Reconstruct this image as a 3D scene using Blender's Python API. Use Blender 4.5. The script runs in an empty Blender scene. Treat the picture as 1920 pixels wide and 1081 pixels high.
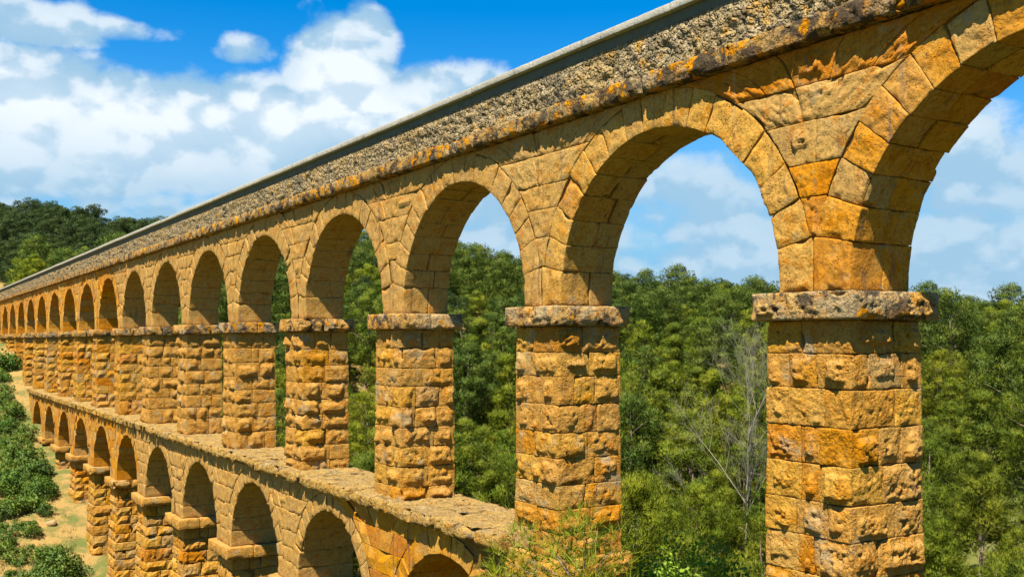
import bpy, math, random
import numpy as np

# ------------------------------------------------------------------ camera, world, sun, exposure
# world axes: X runs along the aqueduct (negative = far end), Y points away behind it, camera eye level is z = 0
SC = bpy.context.scene
COL = SC.collection
FPX = 1890.0                       # focal length in pixels of a 1920 wide frame
VPX = 1190.0
CAMX, CAMY = 10.44, -12.80
YAW = math.atan2(FPX, VPX)

cam_data = bpy.data.cameras.new("camera")
cam_data.sensor_width = 36.0
cam_data.lens = FPX / 1920.0 * 36.0
cam_data.shift_y = 98.5 / 1920.0
cam_data.clip_start = 0.1
cam_data.clip_end = 6000.0
cam = bpy.data.objects.new("camera", cam_data)
cam.location = (CAMX, CAMY, 0.0)
cam.rotation_euler = (math.pi / 2, 0, YAW)
COL.objects.link(cam)
SC.camera = cam

SC.view_settings.view_transform = 'Standard'
SC.view_settings.look = 'None'
SC.view_settings.gamma = 1.0
SC.view_settings.use_curve_mapping = False
SC.view_settings.exposure = 1.38
SC.render.engine = 'CYCLES'
SC.cycles.use_denoising = True
SC.cycles.max_bounces = 5
SC.cycles.diffuse_bounces = 2
SC.cycles.transmission_bounces = 3
SC.cycles.transparent_max_bounces = 6
SC.cycles.caustics_reflective = False
SC.cycles.caustics_refractive = False

SUN_EL = math.radians(59.5)
SUN_AZ = math.radians(36.0)        # to the right of the facade's normal
sun_dir = (math.cos(SUN_EL) * math.sin(SUN_AZ), -math.cos(SUN_EL) * math.cos(SUN_AZ), math.sin(SUN_EL))
sun_data = bpy.data.lights.new("sun", 'SUN')
sun_data.energy = 5.0
sun_data.angle = math.radians(0.53)
sun_data.color = (1.0, 0.93, 0.80)
sun = bpy.data.objects.new("sun", sun_data)
from mathutils import Vector
sun.rotation_euler = Vector(sun_dir).to_track_quat('Z', 'Y').to_euler()
COL.objects.link(sun)

FW = np.array([-math.sin(YAW), math.cos(YAW), 0.0])
RT = np.array([math.cos(YAW), math.sin(YAW), 0.0])
UP = np.array([0.0, 0.0, 1.0])


def direction(px, py):
    d = FW * FPX + RT * (px - 960.0) + UP * (639.0 - py)
    return d / np.linalg.norm(d)


class NT:
    """small helper for node trees"""
    def __init__(self, tree):
        self.t = tree
        self.t.nodes.clear()

    def n(self, kind, **kw):
        node = self.t.nodes.new(kind)
        ins = kw.pop('ins', {})
        for k, v in kw.items():
            setattr(node, k, v)
        for k, v in ins.items():
            s = node.inputs[k]
            if hasattr(v, 'is_linked') and hasattr(v, 'node'):
                self.t.links.new(v, s)
            else:
                s.default_value = v
        return node

    def math(self, op, a, b=0.0, c=0.0, clamp=False):
        return self.n('ShaderNodeMath', operation=op, use_clamp=clamp, ins={0: a, 1: b, 2: c}).outputs[0]

    def vmath(self, op, a, b=(0, 0, 0)):
        nd = self.n('ShaderNodeVectorMath', operation=op, ins={0: a, 1: b})
        return nd.outputs['Value'] if op in ('DOT_PRODUCT', 'LENGTH', 'DISTANCE') else nd.outputs['Vector']

    def vscale(self, a, s):
        nd = self.n('ShaderNodeVectorMath', operation='SCALE', ins={0: a})
        nd.inputs['Scale'].default_value = s
        return nd.outputs['Vector']

    def noise(self, vec, scale, detail=4.0, rough=0.55, dist=0.0):
        nd = self.n('ShaderNodeTexNoise', ins={'Scale': scale, 'Detail': detail, 'Roughness': rough, 'Distortion': dist})
        self.t.links.new(vec, nd.inputs['Vector'])
        return nd.outputs['Fac']

    def voronoi(self, vec, scale, feature='F1', out='Distance', rand=1.0):
        nd = self.n('ShaderNodeTexVoronoi', feature=feature, ins={'Scale': scale, 'Randomness': rand})
        self.t.links.new(vec, nd.inputs['Vector'])
        return nd.outputs[out]

    def ramp(self, fac, stops, mode='LINEAR'):
        nd = self.n('ShaderNodeValToRGB')
        cr = nd.color_ramp
        cr.interpolation = mode
        while len(cr.elements) < len(stops):
            cr.elements.new(0.5)
        for e, (p, c) in zip(cr.elements, stops):
            e.position = p
            e.color = (*c, 1.0) if len(c) == 3 else c
        self.t.links.new(fac, nd.inputs[0])
        return nd.outputs[0]

    def maprange(self, v, a, b, c=0.0, d=1.0, smooth=True):
        nd = self.n('ShaderNodeMapRange', interpolation_type='SMOOTHSTEP' if smooth else 'LINEAR',
                    ins={'From Min': a, 'From Max': b, 'To Min': c, 'To Max': d})
        self.t.links.new(v, nd.inputs['Value'])
        return nd.outputs[0]

    def mix(self, fac, a, b, blend='MIX'):
        nd = self.n('ShaderNodeMix', data_type='RGBA', blend_type=blend)
        for s, v in ((nd.inputs[0], fac), (nd.inputs[6], a), (nd.inputs[7], b)):
            if hasattr(v, 'is_linked') and hasattr(v, 'node'):
                self.t.links.new(v, s)
            else:
                s.default_value = (*v, 1.0) if isinstance(v, tuple) and len(v) == 3 else v
        return nd.outputs[2]


def build_world():
    w = bpy.data.worlds.new("World")
    SC.world = w
    w.use_nodes = True
    T = NT(w.node_tree)
    sky = T.n('ShaderNodeTexSky', sky_type='NISHITA', sun_disc=False, sun_elevation=SUN_EL,
              sun_rotation=math.atan2(sun_dir[0], sun_dir[1]), air_density=1.0, dust_density=0.35, ozone_density=2.2, altitude=100.0)
    hs = T.n('ShaderNodeHueSaturation', ins={'Hue': 0.503, 'Saturation': 1.57, 'Value': 1.38})
    T.t.links.new(sky.outputs[0], hs.inputs['Color'])
    d = T.vmath('NORMALIZE', T.n('ShaderNodeTexCoord').outputs['Generated'])
    sep = T.n('ShaderNodeSeparateXYZ', ins={0: d})
    el = sep.outputs[2]
    # cloud cover: bodies of cloud in the sky, broken up by noise; a general cover goes on all round
    stretch = T.vmath('MULTIPLY', d, (1.0, 1.0, 1.45))
    big = T.noise(stretch, 3.1, 3.0, 0.5)
    mid = T.noise(stretch, 9.0, 8.0, 0.56, 0.25)
    fine = T.noise(stretch, 26.0, 7.0, 0.6, 0.4)
    bodies = [(40, 225, 190, 120, 1.1), (210, 250, 150, 100, 1.1), (360, 255, 160, 95, 1.1), (500, 250, 170, 95, 1.05), (650, 175, 115, 130, 1.0), (695, 90, 75, 85, .75), (1320, 400, 260, 130, .54), (1850, 340, 220, 150, .5), (920, 400, 120, 90, .5),
              (830, 225, 220, 110, .95), (50, 45, 150, 48, .60), (200, 55, 120, 26, .42), (462, 92, 75, 36, .46),
              (980, 190, 130, 70, .4), (30, 330, 260, 60, .5), (700, 330, 260, 60, .55)]
    cover = None
    for (px, py, rx, ry, wt) in bodies:
        c = direction(px, py)
        az = np.cross(UP, c); az /= np.linalg.norm(az)
        vv = np.cross(c, az)
        df = T.vmath('SUBTRACT', d, tuple(c))
        a = T.vmath('DOT_PRODUCT', df, tuple(az / (rx / FPX * 0.9)))
        b = T.vmath('DOT_PRODUCT', df, tuple(vv / (ry / FPX * 0.95)))
        r2 = T.math('ADD', T.math('MULTIPLY', a, a), T.math('MULTIPLY', b, b))
        g = T.math('MULTIPLY', T.math('DIVIDE', 1.0, T.math('ADD', 1.0, T.math('MULTIPLY', r2, r2))), wt)
        cover = g if cover is None else T.math('MAXIMUM', cover, g)
    low = T.maprange(el, 0.04, 0.27, 0.60, 0.0)
    gen = T.maprange(big, 0.55, 0.75, 0.0, 0.30)
    cover = T.math('MAXIMUM', cover, T.math('MAXIMUM', low, gen))
    warp = T.vmath('ADD', stretch, T.vscale(T.n('ShaderNodeTexNoise', ins={'Vector': stretch, 'Scale': 16.0, 'Detail': 4.0}).outputs['Color'], 0.05))

    def puffs(vec):
        a = T.n('ShaderNodeTexVoronoi', feature='F1', ins={'Vector': vec, 'Scale': 11.0}).outputs['Distance']
        b = T.n('ShaderNodeTexVoronoi', feature='F1', ins={'Vector': vec, 'Scale': 27.0}).outputs['Distance']
        return T.math('SUBTRACT', 0.95, T.math('ADD', T.math('MULTIPLY', a, 0.62), T.math('MULTIPLY', b, 0.38)))
    puff = puffs(warp)
    n = T.math('ADD', T.math('ADD', T.math('MULTIPLY', mid, 0.50), T.math('MULTIPLY', fine, 0.22)), T.math('MULTIPLY', puff, 0.28))
    dens_raw = T.math('ADD', cover, T.math('MULTIPLY', T.math('SUBTRACT', n, 0.47), 1.35))
    dens = T.maprange(dens_raw, 0.30, 0.53)
    # light and shade inside the cloud: compare with the density a little towards the sun
    d2 = T.vmath('ADD', stretch, (sun_dir[0] * .02, sun_dir[1] * .02, 0.045))
    mid2 = T.noise(d2, 9.0, 8.0, 0.56, 0.25)
    puff2 = puffs(T.vmath('ADD', warp, (sun_dir[0] * .012, sun_dir[1] * .012, 0.02)))
    lit = T.maprange(T.math('ADD', T.math('SUBTRACT', mid, mid2), T.math('MULTIPLY', T.math('SUBTRACT', puff, puff2), 0.8)), -0.10, 0.09)
    thick = T.maprange(dens_raw, 0.45, 1.15)
    lowshade = T.maprange(el, 0.13, 0.23)
    shade_mix = T.math('MULTIPLY', T.math('ADD', T.math('MULTIPLY', lit, 0.6), T.math('MULTIPLY', thick, 0.5)), T.math('ADD', T.math('MULTIPLY', lowshade, 0.55), 0.45), clamp=True)
    ccol = T.mix(shade_mix, (2.8, 4.6, 6.2), (7.4, 7.9, 8.2))
    hz = T.maprange(el, 0.04, 0.27, 0.85, 0.0)
    skyc = T.mix(hz, hs.outputs[0], (1.2, 3.6, 6.0))
    colr = T.mix(T.math('MULTIPLY', dens, 0.95), skyc, ccol)
    bg = T.n('ShaderNodeBackground', ins={'Color': colr, 'Strength': 0.05})
    out = T.n('ShaderNodeOutputWorld')
    T.t.links.new(bg.outputs[0], out.inputs[0])


build_world()

# ------------------------------------------------------------------ helpers
def vnoise(P, seed=0):
    P = np.asarray(P, dtype=np.float64)
    I = np.floor(P).astype(np.int64)
    F = P - I
    F = F * F * (3 - 2 * F)

    def h(ix, iy, iz):
        v = (ix * 374761393 + iy * 668265263 + iz * 1440662683 + seed * 1274126177) & 0xFFFFFFFF
        v = ((v ^ (v >> 13)) * 1274126177) & 0xFFFFFFFF
        v = ((v ^ (v >> 16)) * 2246822519) & 0xFFFFFFFF
        return ((v ^ (v >> 15)) & 0xFFFF) / 65535.0
    r = 0.0
    for dx in (0, 1):
        for dy in (0, 1):
            for dz in (0, 1):
                wgt = (F[:, 0] if dx else 1 - F[:, 0]) * (F[:, 1] if dy else 1 - F[:, 1]) * (F[:, 2] if dz else 1 - F[:, 2])
                r = r + wgt * h(I[:, 0] + dx, I[:, 1] + dy, I[:, 2] + dz)
    return r * 2 - 1


def fbm(P, seed=0, octv=3, gain=0.5):
    P = np.asarray(P, dtype=np.float64)
    s, a, t = 0.0, 1.0, 0.0
    for o in range(octv):
        s = s + a * vnoise(P, seed + o * 17)
        t += a
        a *= gain
        P = P * 2.03 + 3.1
    return s / t


def sstep(a, b, x):
    t = np.clip((x - a) / (b - a), 0, 1)
    return t * t * (3 - 2 * t)


def make_mesh(name, V, F, smooth=True):
    me = bpy.data.meshes.new(name)
    V = np.asarray(V, dtype=np.float32)
    if isinstance(F, np.ndarray):
        nv = F.shape[1]
        me.vertices.add(len(V))
        me.vertices.foreach_set('co', V.ravel())
        me.loops.add(F.size)
        me.loops.foreach_set('vertex_index', F.astype(np.int32).ravel())
        me.polygons.add(len(F))
        me.polygons.foreach_set('loop_start', np.arange(0, F.size, nv, dtype=np.int32))
        me.polygons.foreach_set('loop_total', np.full(len(F), nv, dtype=np.int32))
    else:
        me.from_pydata([tuple(v) for v in V], [], F)
    me.polygons.foreach_set('use_smooth', np.full(len(me.polygons), smooth, dtype=bool))
    me.update(calc_edges=True)
    me.validate()
    return me


def obj(name, mesh, mat=None, parent=None, loc=None):
    o = bpy.data.objects.new(name, mesh)
    COL.objects.link(o)
    if mat is not None and not mesh.materials:
        mesh.materials.append(mat)
    if parent is not None:
        o.parent = parent
    if loc is not None:
        o.location = loc
    return o


def empty(name, loc=(0, 0, 0), parent=None):
    o = bpy.data.objects.new(name, None)
    o.empty_display_size = 0.5
    o.location = loc
    COL.objects.link(o)
    if parent is not None:
        o.parent = parent
    return o


def tag(o, label=None, cat=None, group=None, kind=None):
    if label: o['label'] = label
    if cat: o['category'] = cat
    if group: o['group'] = group
    if kind: o['kind'] = kind
    return o


def copy_tree(o, parent=None):
    c = o.copy()
    COL.objects.link(c)
    c.parent = parent
    for ch in o.children:
        copy_tree(ch, c)
    return c


class Joined:
    """collects blocks that go into one mesh"""
    def __init__(self):
        self.V, self.F, self.n = [], [], 0

    def add(self, V, F):
        self.V.append(V); self.F.append(np.asarray(F) + self.n); self.n += len(V)

    def mesh(self, name, smooth=False):
        return make_mesh(name, np.concatenate(self.V), np.concatenate(self.F), smooth)


def box(x0, x1, y0, y1, z0, z1):
    V = np.array([(x0, y0, z0), (x1, y0, z0), (x1, y1, z0), (x0, y1, z0), (x0, y0, z1), (x1, y0, z1), (x1, y1, z1), (x0, y1, z1)], float)
    F = np.array([(0, 3, 2, 1), (4, 5, 6, 7), (0, 1, 5, 4), (1, 2, 6, 5), (2, 3, 7, 6), (3, 0, 4, 7)])
    return V, F


def lines(L, bev, res):
    bev = min(bev, L * 0.3)
    n = max(1, int(round((L - 2 * bev) / res)))
    return np.concatenate([[0.0], np.linspace(bev, L - bev, n + 1), [L]]), bev


FACES = {'left': (0, 0), 'right': (0, 1), 'front': (1, 0), 'back': (1, 1), 'bottom': (2, 0), 'top': (2, 1)}


def hexblock(L, res, seed, mapfn, boss=None, skip=('back',), bev=0.025, rough=0.006, chip=0.0):
    """a rounded, rough-faced block gridded over its faces. L = sizes along a, b, c; mapfn turns (a,b,c) into xyz.
    boss = {face: (height, margin)} raises a quarry-faced cushion on that face."""
    A, bv0 = lines(L[0], bev, res); B, bv1 = lines(L[1], bev, res); C, bv2 = lines(L[2], bev, res)
    ax = (A, B, C); bv = np.array([bv0, bv1, bv2])
    N = (len(A), len(B), len(C))
    quads = []
    for f, (d, s) in FACES.items():
        if f in skip:
            continue
        o1, o2 = [(1, 2), (0, 2), (0, 1)][d]
        g1, g2 = np.meshgrid(np.arange(N[o1]), np.arange(N[o2]), indexing='ij')
        idx = [None] * 3
        idx[d] = np.full_like(g1, (N[d] - 1) if s else 0); idx[o1] = g1; idx[o2] = g2
        key = (idx[0] * N[1] + idx[1]) * N[2] + idx[2]
        q = np.stack([key[:-1, :-1], key[1:, :-1], key[1:, 1:], key[:-1, 1:]], -1).reshape(-1, 4)
        flip = (s == 0) if d != 1 else (s == 1)
        if flip:
            q = q[:, ::-1]
        quads.append(q)
    Q = np.concatenate(quads)
    uq, inv = np.unique(Q, return_inverse=True)
    Fq = inv.reshape(Q.shape)
    I = uq // (N[1] * N[2]); J = (uq // N[2]) % N[1]; K = uq % N[2]
    P = np.stack([A[I], B[J], C[K]], -1)
    Lv = np.array(L)
    q = np.clip(P, bv, Lv - bv)
    dd = (P - q) / bv
    ln = np.linalg.norm(dd, axis=1, keepdims=True)
    ln[ln == 0] = 1
    P2 = q + dd / ln * bv
    if rough > 0:
        off = np.array([seed * 7.31, seed * 3.17, seed * 1.7])
        nz = fbm((P + off) * 5.0, seed, 3)
        nh = fbm((P + off) * 17.0, seed + 5, 2)
        IJK = (I, J, K)
        for f, (d, s) in FACES.items():
            if f in skip:
                continue
            m = IJK[d] == ((N[d] - 1) if s else 0)
            if not m.any():
                continue
            sg = 1.0 if s else -1.0
            dsp = rough * (nz[m] + 0.6 * nh[m])
            if boss and f in boss:
                hgt, mar = boss[f]
                o1, o2 = [(1, 2), (0, 2), (0, 1)][d]
                p = P[m]
                rb = random.Random(seed * 6 + d * 2 + s)
                ml, mr, mb, mt = (mar * rb.uniform(0.5, 2.0) for _ in range(4))
                v1 = p[:, o2]; v2 = Lv[o2] - p[:, o2]
                lo = fbm((p + off) * 2.6, seed + 9, 2)
                wob = 0.05 * lo + 0.03 * nz[m]
                msk = sstep(0, 0.06, p[:, o1] - ml + wob) * sstep(0, 0.06, Lv[o1] - p[:, o1] - mr + wob) * sstep(0, 0.035, v1 - mb + wob * 1.3) * sstep(0, 0.12, v2 - mt * 0.7 + wob)
                tilt = 0.7 + 0.35 * (v2 / Lv[o2])          # the cushion is fullest towards its foot
                pit = np.clip(fbm((p + off) * 9.0, seed + 31, 3, 0.65) - 0.10, 0, 1)
                dsp = dsp + msk * hgt * tilt * (0.75 + 0.45 * lo) + msk * (0.022 * nz[m] + 0.016 * nh[m] - 0.15 * min(1.0, hgt / 0.05) * pit)
            P2[m, d] += sg * dsp
        if chip > 0:                                        # worn and broken arrises
            e = np.sort(np.minimum(P, Lv - P), axis=1)
            edge = sstep(0.10, 0.0, e[:, 0] + e[:, 1])
            ch = np.clip(fbm((P + off) * 3.3, seed + 77, 2) - 0.05, 0, 1)
            P2 += (Lv / 2 - P2) * (edge * ch * chip)[:, None]
    return mapfn(P2), Fq


def shift(x, y, z):
    o = np.array([x, y, z])
    return lambda P: P + o


def tube(path, radii, sides=6):
    """a tapered tube along a path -> verts, quads"""
    path = np.asarray(path, float)
    V, F = [], []
    n = len(path)
    for i in range(n):
        t = path[min(i + 1, n - 1)] - path[max(i - 1, 0)]
        t /= np.linalg.norm(t) + 1e-9
        a = np.cross(t, (0.31, 0.2, 0.93) if abs(t[2]) < 0.9 else (1, 0.1, 0)); a /= np.linalg.norm(a) + 1e-9
        b = np.cross(t, a)
        for k in range(sides):
            w = 2 * math.pi * k / sides
            V.append(path[i] + (a * math.cos(w) + b * math.sin(w)) * radii[i])
    for i in range(n - 1):
        for k in range(sides):
            k2 = (k + 1) % sides
            F.append((i * sides + k, i * sides + k2, (i + 1) * sides + k2, (i + 1) * sides + k))
    return np.array(V), np.array(F)


# ------------------------------------------------------------------ materials
def new_mat(name):
    m = bpy.data.materials.new(name)
    m.use_nodes = True
    return m, NT(m.node_tree)


def finish(T, color, rough, height=None, dist=0.03, strength=1.0, spec=0.25):
    b = T.n('ShaderNodeBsdfPrincipled', ins={'Roughness': rough, 'Specular IOR Level': spec})
    T.t.links.new(color, b.inputs['Base Color'])
    if height is not None:
        bp = T.n('ShaderNodeBump', ins={'Strength': strength, 'Distance': dist})
        T.t.links.new(height, bp.inputs['Height'])
        T.t.links.new(bp.outputs[0], b.inputs['Normal'])
    o = T.n('ShaderNodeOutputMaterial')
    T.t.links.new(b.outputs[0], o.inputs[0])
    return b


def stone_mat(name, stops, grey=0.25, black=0.12, lichen=0.06, pits=1.0, bump=0.05, topgrey=0.0, streak=0.0, val=0.99):
    m, T = new_mat(name)
    g = T.n('ShaderNodeNewGeometry')
    pos = g.outputs['Position']
    rnd = g.outputs['Random Per Island']
    base = T.ramp(rnd, stops)
    n1 = T.noise(pos, 0.75, 4.0, 0.6)
    n2 = T.noise(pos, 3.6, 6.0, 0.62, 0.3)
    n3 = T.noise(pos, 17.0, 6.0, 0.65)
    n4 = T.noise(pos, 55.0, 3.0, 0.6)
    # iron-rich and pale beds inside the stone
    c = T.mix(T.maprange(n2, 0.50, 0.66, 0.0, 0.60), base, (0.37, 0.145, 0.030))
    c = T.mix(T.maprange(n2, 0.46, 0.30, 0.0, 0.55), c, (0.48, 0.335, 0.125))
    c = T.mix(T.maprange(n1, 0.42, 0.68, 0.0, 0.30), c, (0.48, 0.30, 0.09))
    c = T.mix(T.maprange(n3, 0.54, 0.34, 0.0, 0.62), c, (0.17, 0.09, 0.032))
    c = T.mix(T.maprange(n4, 0.50, 0.36, 0.0, 0.45), c, (0.19, 0.10, 0.036))
    wn = T.n('ShaderNodeTexWhiteNoise', noise_dimensions='1D')
    T.t.links.new(T.math('MULTIPLY', rnd, 917.0), wn.inputs['W'])
    c = T.mix(T.maprange(wn.outputs['Value'], 0.45, 1.0, 0.0, 0.38, False), c, (0.26, 0.165, 0.075))
    np_ = T.noise(T.vmath('ADD', pos, (17.0, 2.0, 5.0)), 2.7, 4.0, 0.6)
    pv = T.voronoi(T.vmath('ADD', pos, T.vscale(T.n('ShaderNodeTexNoise', ins={'Vector': pos, 'Scale': 20.0}).outputs['Color'], 0.05)), 24.0)
    hole = T.math('MULTIPLY', T.maprange(pv, 0.30, 0.14), T.maprange(np_, 0.50, 0.60))
    c = T.mix(T.math('MULTIPLY', hole, 0.8), c, (0.07, 0.04, 0.018))
    if streak > 0:
        sv = T.vmath('MULTIPLY', pos, (1.3, 1.3, 0.09))
        s = T.noise(sv, 2.2, 5.0, 0.6)
        c = T.mix(T.maprange(s, 0.64, 0.78, 0.0, streak * 0.7), c, (0.52, 0.44, 0.30))
        s2 = T.noise(T.vmath('MULTIPLY', pos, (2.2, 2.2, 0.16)), 2.6, 5.0, 0.6)
        c = T.mix(T.maprange(s2, 0.55, 0.72, 0.0, streak * 1.2), c, (0.12, 0.085, 0.05))
    if grey > 0:
        ng = T.noise(T.vmath('ADD', pos, (31.0, 7.0, 3.0)), 1.5, 7.0, 0.66, 0.4)
        c = T.mix(T.maprange(ng, 0.66 - grey * 0.5, 0.80 - grey * 0.5, 0.0, 0.72), c, T.mix(n3, (0.15, 0.125, 0.075), (0.36, 0.31, 0.20)))
    if topgrey > 0:
        nz = T.n('ShaderNodeSeparateXYZ', ins={0: g.outputs['True Normal']}).outputs[2]
        c = T.mix(T.math('MULTIPLY', T.maprange(nz, 0.35, 0.85), T.maprange(n2, 0.3, 0.62, 0.25, topgrey)), c, (0.30, 0.235, 0.12))
    if black > 0:
        nb = T.noise(T.vmath('ADD', pos, (3.0, 51.0, 11.0)), 2.1, 8.0, 0.7, 0.5)
        c = T.mix(T.maprange(nb, 0.70 - black * 0.5, 0.79 - black * 0.5, 0.0, 0.86), c, (0.035, 0.03, 0.024))
    if lichen > 0:
        nl = T.noise(T.vmath('ADD', pos, (9.0, 3.0, 71.0)), 2.5, 7.0, 0.66, 0.3)
        c = T.mix(T.maprange(nl, 0.74 - lichen * 0.5, 0.82 - lichen * 0.5, 0.0, 0.85), c, T.mix(n3, (0.48, 0.15, 0.012), (0.62, 0.34, 0.035)))
    sa = T.n('ShaderNodeHueSaturation', ins={'Saturation': 1.15, 'Hue': 0.494})
    T.t.links.new(c, sa.inputs['Color'])
    c = sa.outputs[0]
    if val != 1.0:
        c = T.mix(1.0, c, (val, val, val), 'MULTIPLY')
    vor = T.voronoi(pos, 13.0)
    pit = T.maprange(vor, 0.10, 0.42)
    mask = T.maprange(n2, 0.42, 0.62)
    h = T.math('ADD', T.math('MULTIPLY', n3, 0.75), T.math('MULTIPLY', T.math('MULTIPLY', pit, mask), 0.35 * pits))
    h = T.math('ADD', h, T.math('MULTIPLY', n4, 0.22))
    h = T.math('SUBTRACT', h, T.math('MULTIPLY', hole, 0.7))
    h = T.math('ADD', h, T.math('MULTIPLY', n2, 0.3))
    finish(T, c, 0.92, h, bump, 1.0, 0.12)
    return m


OCH = [(0.0, (0.43, 0.255, 0.075)), (0.22, (0.47, 0.295, 0.090)), (0.40, (0.42, 0.20, 0.048)), (0.55, (0.45, 0.285, 0.10)),
       (0.70, (0.40, 0.17, 0.045)), (0.82, (0.38, 0.275, 0.125)), (1.0, (0.48, 0.27, 0.065))]
WALLC = [(0.0, (0.46, 0.255, 0.075)), (0.2, (0.50, 0.315, 0.105)), (0.38, (0.47, 0.20, 0.045)), (0.55, (0.37, 0.265, 0.115)), (0.7, (0.50, 0.285, 0.08)), (0.85, (0.40, 0.175, 0.055)), (1.0, (0.52, 0.27, 0.06))]
CAPC = [(0.0, (0.46, 0.31, 0.12)), (0.4, (0.42, 0.31, 0.155)), (0.7, (0.54, 0.29, 0.08)), (1.0, (0.38, 0.30, 0.17))]
GREYC = [(0.0, (0.32, 0.23, 0.105)), (0.5, (0.38, 0.265, 0.11)), (1.0, (0.28, 0.215, 0.12))]
M_PIER = stone_mat("quarry_faced_sandstone", OCH, 0.24, 0.10, 0.08, 1.0, 0.045, 0.2)
M_WALL = stone_mat("dressed_sandstone", WALLC, 0.13, 0.08, 0.08, 0.8, 0.02, 0.0, 0.6)
M_CAP = stone_mat("lichened_impost_stone", CAPC, 0.40, 0.42, 0.33, 1.2, 0.055, 0.3)
M_CORN = stone_mat("weathered_cornice_stone", GREYC, 0.36, 0.44, 0.40, 1.3, 0.07, 0.4)
M_LEDGE = stone_mat("weathered_ledge_stone", [(0.0, (0.36, 0.25, 0.085)), (0.5, (0.40, 0.28, 0.095)), (1.0, (0.32, 0.24, 0.11))], 0.26, 0.28, 0.2, 1.3, 0.09, 0.5)
M_CORE = stone_mat("lime_mortar", [(0.0, (0.34, 0.20, 0.07)), (1.0, (0.38, 0.23, 0.085))], 0.05, 0.0, 0.0, 1.0, 0.03, 0.0, 0.0, 0.6)


def rubble_mat():
    m, T = new_mat("rubble_concrete")
    pos = T.n('ShaderNodeNewGeometry').outputs['Position']
    wob = T.vmath('ADD', pos, T.vscale(T.n('ShaderNodeTexNoise', ins={'Vector': pos, 'Scale': 6.0}).outputs['Color'], 0.09))
    v = T.n('ShaderNodeTexVoronoi', ins={'Vector': wob, 'Scale': 8.5})
    v2 = T.n('ShaderNodeTexVoronoi', ins={'Vector': wob, 'Scale': 19.0})
    sep = T.n('ShaderNodeSeparateColor', ins={0: v.outputs['Color']})
    sep2 = T.n('ShaderNodeSeparateColor', ins={0: v2.outputs['Color']})
    c = T.ramp(sep.outputs[0], [(0.0, (0.16, 0.14, 0.11)), (0.3, (0.34, 0.29, 0.20)), (0.55, (0.46, 0.37, 0.20)), (0.75, (0.62, 0.52, 0.36)), (1.0, (0.26, 0.235, 0.19))])
    c = T.mix(0.45, c, T.ramp(sep2.outputs[0], [(0.0, (0.12, 0.10, 0.08)), (0.5, (0.42, 0.34, 0.21)), (1.0, (0.60, 0.52, 0.40))]))
    n = T.noise(pos, 0.55, 6.0, 0.65)
    c = T.mix(T.maprange(n, 0.46, 0.62, 0.0, 0.55), c, (0.46, 0.33, 0.145))
    c = T.mix(T.maprange(n, 0.46, 0.34, 0.0, 0.6), c, (0.165, 0.155, 0.13))
    nd = T.noise(pos, 5.0, 7.0, 0.7)
    c = T.mix(T.maprange(nd, 0.55, 0.66, 0.0, 0.85), c, (0.04, 0.034, 0.026))
    c = T.mix(1.0, c, (0.66, 0.60, 0.47), 'MULTIPLY')
    nl = T.noise(T.vmath('ADD', pos, (4.0, 9.0, 2.0)), 2.2, 6.0, 0.66)
    c = T.mix(T.maprange(nl, 0.56, 0.66, 0.0, 0.75), c, (0.45, 0.24, 0.04))
    gap = T.maprange(v.outputs['Distance'], 0.30, 0.62, 1.0, 0.0)
    gap2 = T.maprange(v2.outputs['Distance'], 0.25, 0.6, 1.0, 0.0)
    h = T.math('ADD', gap, T.math('ADD', T.math('MULTIPLY', gap2, 0.5), T.math('MULTIPLY', nd, 1.0)))
    finish(T, c, 0.95, h, 0.07, 1.0, 0.1)
    return m


M_RUB = rubble_mat()


def concrete_mat():
    m, T = new_mat("grey_coping_concrete")
    pos = T.n('ShaderNodeNewGeometry').outputs['Position']
    n = T.noise(pos, 1.2, 7.0, 0.65)
    n2 = T.noise(pos, 22.0, 5.0, 0.65)
    c = T.mix(n, (0.21, 0.20, 0.165), (0.44, 0.40, 0.31))
    c = T.mix(T.maprange(n2, 0.5, 0.33, 0.0, 0.5), c, (0.14, 0.135, 0.11))
    sv = T.noise(T.vmath('MULTIPLY', pos, (3.0, 3.0, 0.3)), 2.0, 5.0)
    c = T.mix(T.maprange(sv, 0.55, 0.72, 0.0, 0.5), c, (0.12, 0.125, 0.10))
    finish(T, c, 0.85, T.math('ADD', n2, n), 0.015, 1.0, 0.2)
    return m


M_CONC = concrete_mat()


def shade_strip_mat():
    m, T = new_mat("shade_darkened_concrete")  # shade under the coping slabs, put into the concrete's colour
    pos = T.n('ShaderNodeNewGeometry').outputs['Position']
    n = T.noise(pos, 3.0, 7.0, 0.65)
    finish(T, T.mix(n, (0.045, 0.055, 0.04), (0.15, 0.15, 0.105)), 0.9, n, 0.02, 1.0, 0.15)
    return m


M_SHADE_STRIP = shade_strip_mat()


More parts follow.
